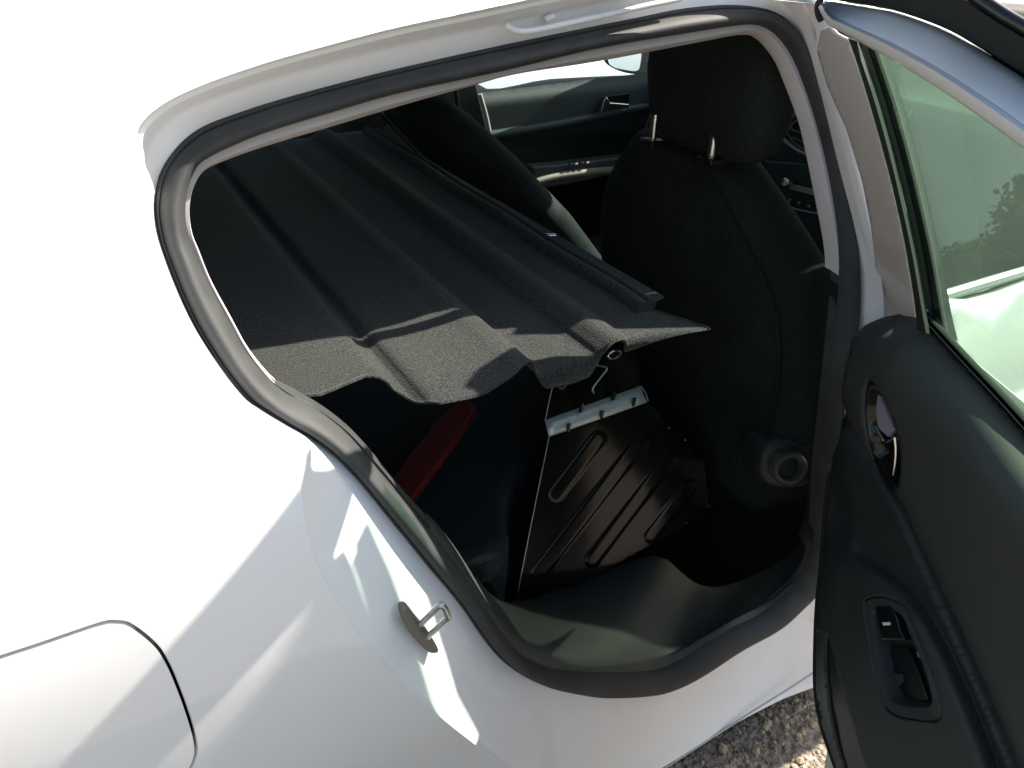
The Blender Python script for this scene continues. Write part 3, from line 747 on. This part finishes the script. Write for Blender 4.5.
prism('door_handle', [f6(u, v, .045) for u, v in ((599, 112), (602, 100), (605, 96), (608, 102), (627, 103.5), (627, 107.5), (610, 109), (605, 111))], (0, -.012, 0), CHROME, FD, .002)
sheet('window_glass', fws, [], .08, lambda x, s: far(x, s)+Vector((0, -.004, 0)), GLASSB, FD)
# seam line of panel and B pillar
prism('belt_pillar', [at(u, v, y=1.64) for u, v in ((440, 60), (470, 60), (478, 92), (492, 150), (500, 215), (452, 215), (446, 120))], (0, .03, 0), DPLAS, CAR, .004)
tube('seat_belt', [at(454, 70, y=1.58), at(457, 100, y=1.58), at(461, 125, y=1.57)], .006, BLACK, CAR)
box('rear_door_lining', (.3, 1.63, .3), (1.2, 1.66, .93), DPLAS, CAR)
# mirror on far door
mc = at(625, 62, y=1.93)
mir = empty('wing_mirror', tuple(mc)); mir.parent = CAR; mir['label'] = "driver's side wing mirror with black housing"
mo = sm2([(604, 62), (606, 52), (620, 46), (650, 44), (690, 48), (700, 62), (680, 74), (640, 75), (618, 71)], 5)
mh = prism('housing', [at(u, v, y=1.96) for u, v in mo], (.05, .05, .0), GLOSS, mir, .008)
mg = sm2([(608, 61), (610, 54), (622, 49), (640, 48), (640, 66), (636, 71), (625, 70), (613, 67)], 5)
prism('mirror_glass', [at(u, v, y=1.955) for u, v in mg], (.002, .004, 0), mat('mirror', (.8, .82, .85), .02, metal=1), mir, .001)
# ------------------------------------------------------------------ dashboard
DB = empty('dashboard', (2.0, .88, .7)); DB.parent = CAR
ds = []
for y_ in [.14+1.48*j/20 for j in range(21)]:
    ds.append([Vector((x, y_, z)) for x, z in ((2.05, .62), (2.0, .70), (1.97, .84), (1.96, .97), (1.985, 1.03), (2.05, 1.06), (2.35, 1.04), (2.45, .98))])
loft('dash_panel', ds, DPLAS, DB, closed=False, angle=60)
fx_ = lambda u, v, o=0.0: at(u, v, x=1.95-o)
stack = prism('centre_stack', [fx_(u, v, .0) for u, v in ((764, 160), (830, 165), (850, 260), (830, 300), (790, 280), (770, 220))], (.06, 0, 0), DPLAS, DB, .006)
vt = sm2([(787, 128), (794, 117), (806, 112), (826, 118), (828, 140), (822, 153), (808, 151), (793, 141)], 5)
prism('air_vent', [fx_(u, v, .006) for u, v in vt], (.02, 0, 0), BLACK, DB, .004)
vr = [fx_(u, v, .008) for u, v in [(787, 128), (794, 117), (806, 112), (826, 118), (828, 140), (822, 153), (808, 151), (793, 141)]]
tube('vent_ring', vr, .004, GREYP, DB, n=5, closed=True)
tube('vent_vane', [fx_(u, v, .012) for u, v in ((790, 127), (799, 120), (809, 124), (822, 129))], .004, GREYP, DB, n=4)
tube('vent_vane', [fx_(u, v, .010) for u, v in ((790, 129), (801, 133), (822, 138))], .003, GREYP, DB, n=3)
tube('vent_vane', [fx_(u, v, .010) for u, v in ((793, 137), (803, 142), (822, 147))], .003, GREYP, DB, n=3)
tube('trim_strip', [fx_(u, v, .004) for u, v in ((765, 128), (775, 131), (788, 143), (800, 151), (815, 156), (830, 157))], .006, TURQ, DB, n=5)
tube('trim_strip', [fx_(u, v, .004) for u, v in ((770, 110), (783, 104), (800, 101), (820, 99))], .005, GREYP, DB, n=4)
prism('beige_inlay', [fx_(u, v, .0) for u, v in ((768, 120), (778, 110), (800, 105), (795, 116), (787, 125), (786, 135), (776, 130))], (.008, 0, 0), GREYP, DB, .002)
kk = fx_(785, 182, .03)
kn = [selli(kk+Vector((-h, 0, 0)), Vector((0, 1, 0)), Vector((0, 0, 1)), r, r, 2, 20) for h, r in ((-.03, .013), (.0, .013), (.004, .010), (.0045, .002))]
loft('control_knob', kn, CHROME, DB)
prism('control_strip', [fx_(u, v, .012) for u, v in ((790, 184), (830, 194), (830, 200), (789, 189))], (.01, 0, 0), TURQ, DB, .001)
tube('control_outline', [fx_(u, v, .012) for u, v in ((781, 194), (783, 203), (792, 208), (822, 214), (830, 208))], .0022, TURQ, DB, n=3)
for u, v in ((790, 200), (799, 203), (809, 206)):
    p = fx_(u, v, .012); box('button', (p.x-.003, p.y-.004, p.z-.003), (p.x+.002, p.y+.004, p.z+.003), TURQ, DB, .001)
box('centre_console', (1.35, .80, .235), (1.97, .96, .55), DPLAS, CAR, .02)
tube('gear_lever', [Vector((1.62, .86, .55)), Vector((1.60, .86, .66))], .012, BLACK, CAR)
tube('steering_wheel', [Vector((1.80+.06*math.sin(a_), 1.26+.18*math.cos(a_), .90+.17*math.sin(a_))) for a_ in [k*math.pi/14 for k in range(28)]], .014, BLACK, CAR, closed=True)
# ------------------------------------------------------------------ open rear door
RD = empty('rear_door', tuple(HG+Vector((0, 0, .2)))); RD.parent = CAR; RD['label'] = 'open rear door with grained dark inner trim and tinted window'
# outer skin (faces away from the camera): rectangle in (a, z)
def dl(a, z, off): return HG+DA*a+ZZ*z+DN*(yb(z)+off)
# upper frame: px lattice parts
def dS(off): return lambda u, v: dpt(u, v, off)
belt = lambda u: 316+(u-905)*.955
# window frame front post (white, with warm bounce light put into its colour) as a sheet between its two edges
post = [(822, 30), (830, 26), (838, 34), (850, 40), (864, 78), (880, 130), (895, 190), (908, 250), (915, 300), (916, 322), (880, 328), (868, 340), (850, 356), (862, 338), (873, 318), (876, 290), (876, 262), (872, 225), (863, 180), (847, 128), (828, 85), (818, 50)]
WARM = mat('white_paint_warm_bounce', (.66, .60, .58), .4, coat=.5, var=.03)
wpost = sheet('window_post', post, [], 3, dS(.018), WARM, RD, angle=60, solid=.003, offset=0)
# black run channel beside the glass
ch_a = [(848, 38), (856, 60), (867, 95), (880, 140), (893, 190), (905, 245), (914, 300), (917, 330)]
ch_b = [(858, 42), (866, 65), (878, 100), (892, 150), (905, 205), (917, 260), (926, 310), (932, 335)]
def strip(name, A, B, offs, m, parent, n=8, **kw):
    a = catmull([Vector((u, v, 0)) for u, v in A], n); b = catmull([Vector((u, v, 0)) for u, v in B], n)
    a = resample(a, 60); b = resample(b, 60)
    rings = []
    for t, o_ in offs:
        rings.append([dpt(p.lerp(q, t).x, p.lerp(q, t).y, o_) for p, q in zip(a, b)])
    return loft(name, rings, m, parent, closed=False, **kw)
strip('window_channel', ch_a, ch_b, [(0, .064), (.15, .072), (.6, .070), (.8, .062), (1, .045)], RUB2, RD, angle=60)
# greenish inner lip of the channel, behind the glass edge
strip('channel_lip', [(p[0]+9, p[1]+1) for p in ch_a], [(p[0]+26, p[1]+6) for p in ch_b], [(0, .026), (.3, .030), (.36, .022), (.7, .024), (.76, .017), (1, .008)], mat('channel_plastic', (.05, .065, .055), .9, spec=.1), RD, angle=60)
# top frame: white band from hinge corner out to the right
ta = [(820, 6), (828, 22), (842, 30), (864, 42), (900, 62), (950, 93), (1000, 128), (1060, 172), (1140, 235)]
tb = [(824, 2), (845, 5), (870, 9), (900, 15), (950, 34), (1000, 64), (1030, 84), (1090, 130), (1170, 195)]
strip('window_frame_top', ta, tb, [(0, .050), (.05, .064), (.12, .072), (.20, .074), (.26, .069), (.29, .0665), (.32, .0675), (.8, .040), (.95, .026), (1, .014)], JPAINT, RD, angle=60, solid=.004, offset=0)
tc_ = [(822, -2), (845, 2), (870, 6), (900, 12), (950, 31), (1000, 61), (1030, 81), (1090, 127), (1170, 192)]
td_ = [(822, -60), (860, -45), (900, -32), (950, -18), (1000, 12), (1030, 30), (1090, 72), (1170, 130)]
strip('frame_seal', tc_, td_, [(0, .014), (.06, .026), (.3, .030), (.5, .028), (.75, .022), (.9, .01), (1, -.01)], RUB2, RD, angle=60)
tube('frame_seal_bead', [dpt(u, v, .012) for u, v in ((880, -40), (920, -28), (955, -16), (1005, 16), (1035, 34), (1095, 76))], .005, BLACK, RD, n=5)
tube('corner_gasket', [dpt(u, v, .06) for u, v in ((826, -8), (819, 2), (818, 12), (821, 20))], .0035, RUB, RD, n=4)
# glass
gl_ = [(846, 30), (868, 44), (900, 63), (950, 94), (1000, 129), (1140, 236), (1190, 620), (1080, 505), (1024, 436), (970, 382), (930, 338), (918, 325), (905, 250), (880, 140)]
gobj = sheet('window_glass', gl_, [], 12, dS(.028), GLASS, RD, angle=60)
# quarter divider bar behind glass (pale strip) 
# inner trim, belt line lower edge of glass
bl = [(917, 318), (930, 330), (960, 363), (1000, 406), (1030, 440), (1100, 520)]
bl2 = [(928, 312), (942, 326), (972, 358), (1012, 400), (1042, 433), (1112, 512)]
strip('belt_weatherstrip', bl, bl2, [(0, .045), (.2, .052), (.45, .040), (.55, .046), (.8, .042), (1, .030)], RUB2, RD, angle=60)
crease = [(843, 395), (852, 425), (870, 452), (890, 480), (905, 505), (921, 540), (940, 580), (962, 628), (990, 690), (1022, 765), (1060, 860)]
def crease_u(v):
    for a, b in zip(crease, crease[1:]):
        if a[1] <= v <= b[1]: return a[0]+(b[0]-a[0])*(v-a[1])/(b[1]-a[1])
    return crease[0][0] if v < crease[0][1] else crease[-1][0]
left = [(850, 352), (845, 385), (839, 420), (833, 470), (828, 510), (824, 560), (820, 600), (818, 640), (818, 690), (824, 725), (834, 755), (850, 800), (870, 860)]
UPT = [(850, 352), (855, 338), (866, 326), (882, 318), (900, 316), (917, 318), (930, 331), (960, 364), (1000, 407), (1030, 441), (1100, 521), (1180, 620), (1180, 860)]+crease[::-1]
def belt_d(u, v):  # distance (px) from the belt line, perpendicular
    n = math.hypot(1, .96+.1); best = 1e9
    for a, b in zip(UPT[4:12], UPT[5:12]):
        dx, dy = b[0]-a[0], b[1]-a[1]; t = max(0, min(1, ((u-a[0])*dx+(v-a[1])*dy)/(dx*dx+dy*dy)))
        best = min(best, math.hypot(u-a[0]-t*dx, v-a[1]-t*dy))
    return best
def left_d(u, v):
    best = 1e9
    for a, b in zip(UPT[:4], UPT[1:5]):
        dx, dy = b[0]-a[0], b[1]-a[1]; t = max(0, min(1, ((u-a[0])*dx+(v-a[1])*dy)/(dx*dx+dy*dy)))
        best = min(best, math.hypot(u-a[0]-t*dx, v-a[1]-t*dy))
    return best
BEZ = sm2([(868, 385), (873, 380), (880, 388), (892, 412), (900, 436), (903, 458), (901, 482), (896, 492), (888, 484), (876, 462), (868, 432), (866, 405)], 5)
def updepth(u, v):
    d = belt_d(u, v); f = min(1, d/85); o_ = .050+.074*math.sin(f*math.pi/2)
    ld = left_d(u, v); o_ -= .020*(1-smooth01(ld/26))
    cd_ = u-crease_u(v); o_ -= .010*(1-smooth01(cd_/10))
    return o_
upper = sheet('door_card', UPT, [BEZ], 5, lambda u, v: dpt(u, v, updepth(u, v)), DTRIM, RD, angle=70, solid=.003, offset=-1)
# release handle: recessed bezel + chrome lever
bz = [dpt(u, v, updepth(u, v)) for u, v in BEZ]; cz_ = sum(bz, Vector())/len(bz)
bi = [p.lerp(cz_, .10)-DN*.004 for p in bz]; bd = [p.lerp(cz_, .25)-DN*.028 for p in bz]
bo = [p+(p-cz_)*.04+DN*.001 for p in bz]
rec = loft('handle_bezel', [bo, bz, bi, bd, [p.lerp(cz_, .9)-DN*.03 for p in bz]], GLOSS, RD, angle=40)
prism('release_handle', [dpt(u, v, .112) for u, v in ((872, 392), (876, 390), (884, 408), (894, 430), (888, 437), (880, 430), (873, 420))], tuple(-DN*.006), mat('lilac_satin', (.30, .28, .36), .35), rec, .001)
tube('handle_rim', [dpt(u, v, .115) for u, v in ((870, 392), (871, 418), (876, 428), (884, 441), (890, 440), (895, 436))], .0018, CHROME, rec, n=4, seg=8)
tube('handle_rim', [dpt(u, v, .118) for u, v in ((895, 437), (896, 450), (895, 464), (893, 475))], lambda t: .0028-.0012*t, CHROME, rec, n=4, seg=8)
# lower card with armrest and switch pod
LOW = left[::-1]+[(843, 395)]+crease[1:]
LOW = [(870, 860)]+left[::-1][1:]+crease[0:]
armc = [(855, 486), (850, 520), (858, 556), (880, 572), (905, 592), (925, 618), (945, 655), (965, 700), (985, 750), (1010, 830)]
def armf(u, v):
    # armrest shelf rises left of the arm curve
    best = 1e9; sgn = 1
    for a, b in zip(armc[1:], armc[2:]):
        dx, dy = b[0]-a[0], b[1]-a[1]; t = max(0, min(1, ((u-a[0])*dx+(v-a[1])*dy)/(dx*dx+dy*dy)))
        d = math.hypot(u-a[0]-t*dx, v-a[1]-t*dy)
        if d < best: best = d; sgn = 1 if (dx*(v-a[1])-dy*(u-a[0])) > 0 else -1
    return best*sgn
def left_u(v):
    for a, b in zip(left, left[1:]):
        if a[1] <= v <= b[1]: return a[0]+(b[0]-a[0])*(v-a[1])/(b[1]-a[1])
    return left[0][0] if v < left[0][1] else left[-1][0]
def lowdepth(u, v):
    o_ = .112
    o_ += .026*smooth01(armf(u, v)/20+.5)*smooth01((v-520)/60)
    o_ -= .016*(1-smooth01((crease_u(v)-u)/12))
    e = u-left_u(v); o_ -= .022*(1-smooth01(e/16))
    # pull pocket
    dx, dy = (u-842)/9, (v-520)/34
    r_ = dx*dx+dy*dy
    o_ -= .016*math.exp(-r_*r_)
    # long dark storage slot near the edge
    su = 828+(v-630)*.17+ (max(0, v-700)*.10); 
    if False: o_ -= .030*math.exp(-((u-su-5)/ (4+.05*(v-628)))**2)*smooth01((v-628)/25)
    return o_
POD = sm2([(866, 604), (870, 598), (880, 596), (892, 598), (905, 606), (914, 625), (925, 650), (936, 680), (943, 706), (942, 719), (934, 722), (912, 720), (893, 714), (884, 700), (876, 670), (870, 635)], 4)
SLOT = sm2([(829, 634), (834, 650), (842, 680), (852, 715), (866, 760), (884, 815), (878, 830), (864, 808), (848, 770), (837, 735), (831, 700), (828, 660)], 4)
lower = sheet('armrest', LOW, [POD, SLOT], 3, lambda u, v: dpt(u, v, lowdepth(u, v)), DTRIM2, RD, angle=70, solid=.003, offset=-1)
s0_ = [dpt(u, v, lowdepth(u, v)) for u, v in SLOT]
loft('storage_slot', [s0_, [p-DN*.004 for p in s0_], [p-DN*.045+DA*.004 for p in s0_]], BLACK, RD, caps=True, angle=40)
tube('trim_seam', [dpt(u+1, v, .112) for u, v in crease], .0013, BLACK, RD, n=5, seg=6)
tube('trim_seam', [dpt(u, v, lowdepth(u+1, v)+.001) for u, v in ((856, 484), (850, 500), (851, 530), (847, 548), (838, 545), (834, 520), (838, 495), (852, 482))], .0014, BLACK, RD, n=5, seg=6)
pz = [dpt(u, v, lowdepth(u, v)) for u, v in POD]; pc = dpt(902, 655, .132)
p1 = [p.lerp(pc, .05)+DN*.004 for p in pz]; p2 = [p.lerp(pc, .20)+DN*.003 for p in pz]; p3 = [p.lerp(pc, .25)-DN*.004 for p in pz]; p4 = [p.lerp(pc, .30)-DN*.022 for p in pz]
pod = loft('switch_panel', [pz, p1, p2, p3, p4, [p.lerp(pc, .95)-DN*.022 for p in pz]], DTRIM2, RD, angle=45)
prism('grab_well', [dpt(u, v, .122) for u, v in ((882, 644), (908, 648), (918, 672), (928, 700), (910, 704), (893, 700), (886, 676))], tuple(-DN*.003), BLACK, pod, .001)
sw = prism('window_switch', [dpt(u, v, .142) for u, v in ((875, 606), (890, 606), (896, 618), (899, 630), (904, 640), (882, 640), (877, 622))], tuple(-DN*.012), GLOSS, pod, .002)
prism('switch_mark', [dpt(u, v, .1435) for u, v in ((882, 622.5), (889.5, 622), (890, 625), (883, 625.5))], tuple(-DN*.001), mat('switch_light', (.8, .8, .8), .4), pod, .0003)
prism('switch_base', [dpt(u, v, .126) for u, v in ((885, 672), (902, 674), (903, 682), (897, 688), (892, 700), (886, 690))], tuple(-DN*.004), DPLAS, pod, .001)
# door edge rubber on the left + outer skin
le = catmull([dpt(u, v, .075) for u, v in left], 6)
tube('door_edge_seal', le, .0075, RUB2, RD, seg=10)
tube('door_edge_seal', [p-DN*.022+DA*(-.004) for p in le], .009, RUB2, RD, seg=10)
dor = [(.17, .20), (.98, .20), (.98, .975), (.02, .975), (.025, .8), (.045, .6), (.075, .45), (.12, .3)]
sheet('outer_skin', dor, [], .06, lambda a, z: dl(a, z, .0), PAINT, RD, angle=60, solid=.002)
# ------------------------------------------------------------------ neighbouring white car beyond the far window
NC = tag(empty('parked_car', (2.0, 3.3, 0)), 'white parked car seen through the far window', 'car')
def nprof(x, kind):
    pass
sec = []
for x in [-.8+4.4*i/44 for i in range(45)]:
    f = smooth01((x+.8)/.35)*smooth01((3.6-x)/.35); zt = .90+.05*math.sin((x+.8)/4.4*3.14)
    c = [(2.52+.12*(1-f), .25), (2.48+.12*(1-f), .5), (2.47+.12*(1-f), .72), (2.52+.12*(1-f), zt-.06), (2.58+.12*(1-f), zt-.01), (2.75, zt+.03), (3.3, zt+.06), (3.9, zt+.03), (4.12, zt-.06), (4.15, .6), (4.1, .25)]
    sec.append([Vector((x, y, z)) for y, z in c])
loft('bodywork', sec, PAINT, NC, closed=False, angle=60)
gr = []
for x, z, iy in ((-.5, .95, .12), (-.2, 1.3, .35), (.3, 1.42, .42), (1.0, 1.42, .42), (1.45, 1.3, .38), (2.05, .97, .2)):
    gr.append([Vector((x, 2.6+iy*.2, .93)), Vector((x, 2.6+iy, z)), Vector((x, 4.05-iy, z)), Vector((x, 4.05-iy*.2, .93))])
loft('windows', gr, mat('pale_glass', (.45, .55, .58), .06, spec=.8), NC, closed=False, angle=20)
for x in (.1, 2.8):
    for y in (2.62, 4.0):
        wh = [selli(Vector((x, y+o_, .31)), Vector((1, 0, 0)), Vector((0, 0, 1)), r, r, 2, 28) for o_, r in ((-.1, .02), (-.1, .2), (-.11, .28), (-.08, .31), (.08, .31), (.1, .28), (.1, .02))]
        loft('wheel', wh, RUB, NC)
# ------------------------------------------------------------------ trees whose reflection shows in the glass
BARK = mat('bark', (.09, .07, .05), .9, bump=.8, bscale=30, bdist=.02)
LEAF = mat('leaves', (.06, .10, .035), .7, var=.4, vscale=3)
def tree(x, y, h, lab, seed):
    rnd = random.Random(seed); t = tag(empty('tree', (x, y, 0)), lab, 'tree', 'trees standing away from the cars')
    base = Vector((x, y, 0)); tube('trunk', [base, base+Vector((.1, 0, h*.3)), base+Vector((0, .15, h*.65))], lambda k: .22*(1-.75*k), BARK, t, n=4)
    cl = [(base+Vector((rnd.gauss(0, h*.17), rnd.gauss(0, h*.17), h*(.35+.6*rnd.random()))), rnd.uniform(.09, .17)*h) for _ in range(22)]
    V = []; Fc = []
    for c, r in cl:
        for k in range(420):
            d = Vector((rnd.gauss(0, 1), rnd.gauss(0, 1), rnd.gauss(0, 1))).normalized(); p = c+d*r*rnd.uniform(.55, 1.05); p.z = max(p.z, h*.2)
            a_ = Vector((rnd.gauss(0, 1), rnd.gauss(0, 1), rnd.gauss(0, 1))).normalized()*.16; b__ = a_.cross(d).normalized()*.10
            n0 = len(V); V += [p-a_, p+b__, p+a_, p-b__]; Fc.append((n0, n0+1, n0+2, n0+3))
    mk('crown', V, Fc, LEAF, t, smooth=False)
for i, (x, y, h, lb) in enumerate([(-7, -8, 7, 'leafy tree behind and to the right of the white hatchback'), (24, -14, 7.5, 'nearest leafy tree past the open door'), (30, -14, 10.5, 'tall leafy tree furthest ahead of the open door'),
        (27, -10, 8.5, 'leafy tree straight across from the open front side'), (31, -18, 10, 'leafy tree in the distance beyond the others'), (-12, 2, 8, 'leafy tree standing behind the tail of the hatchback')]):
    tree(x, y, h, lb, 10+i)
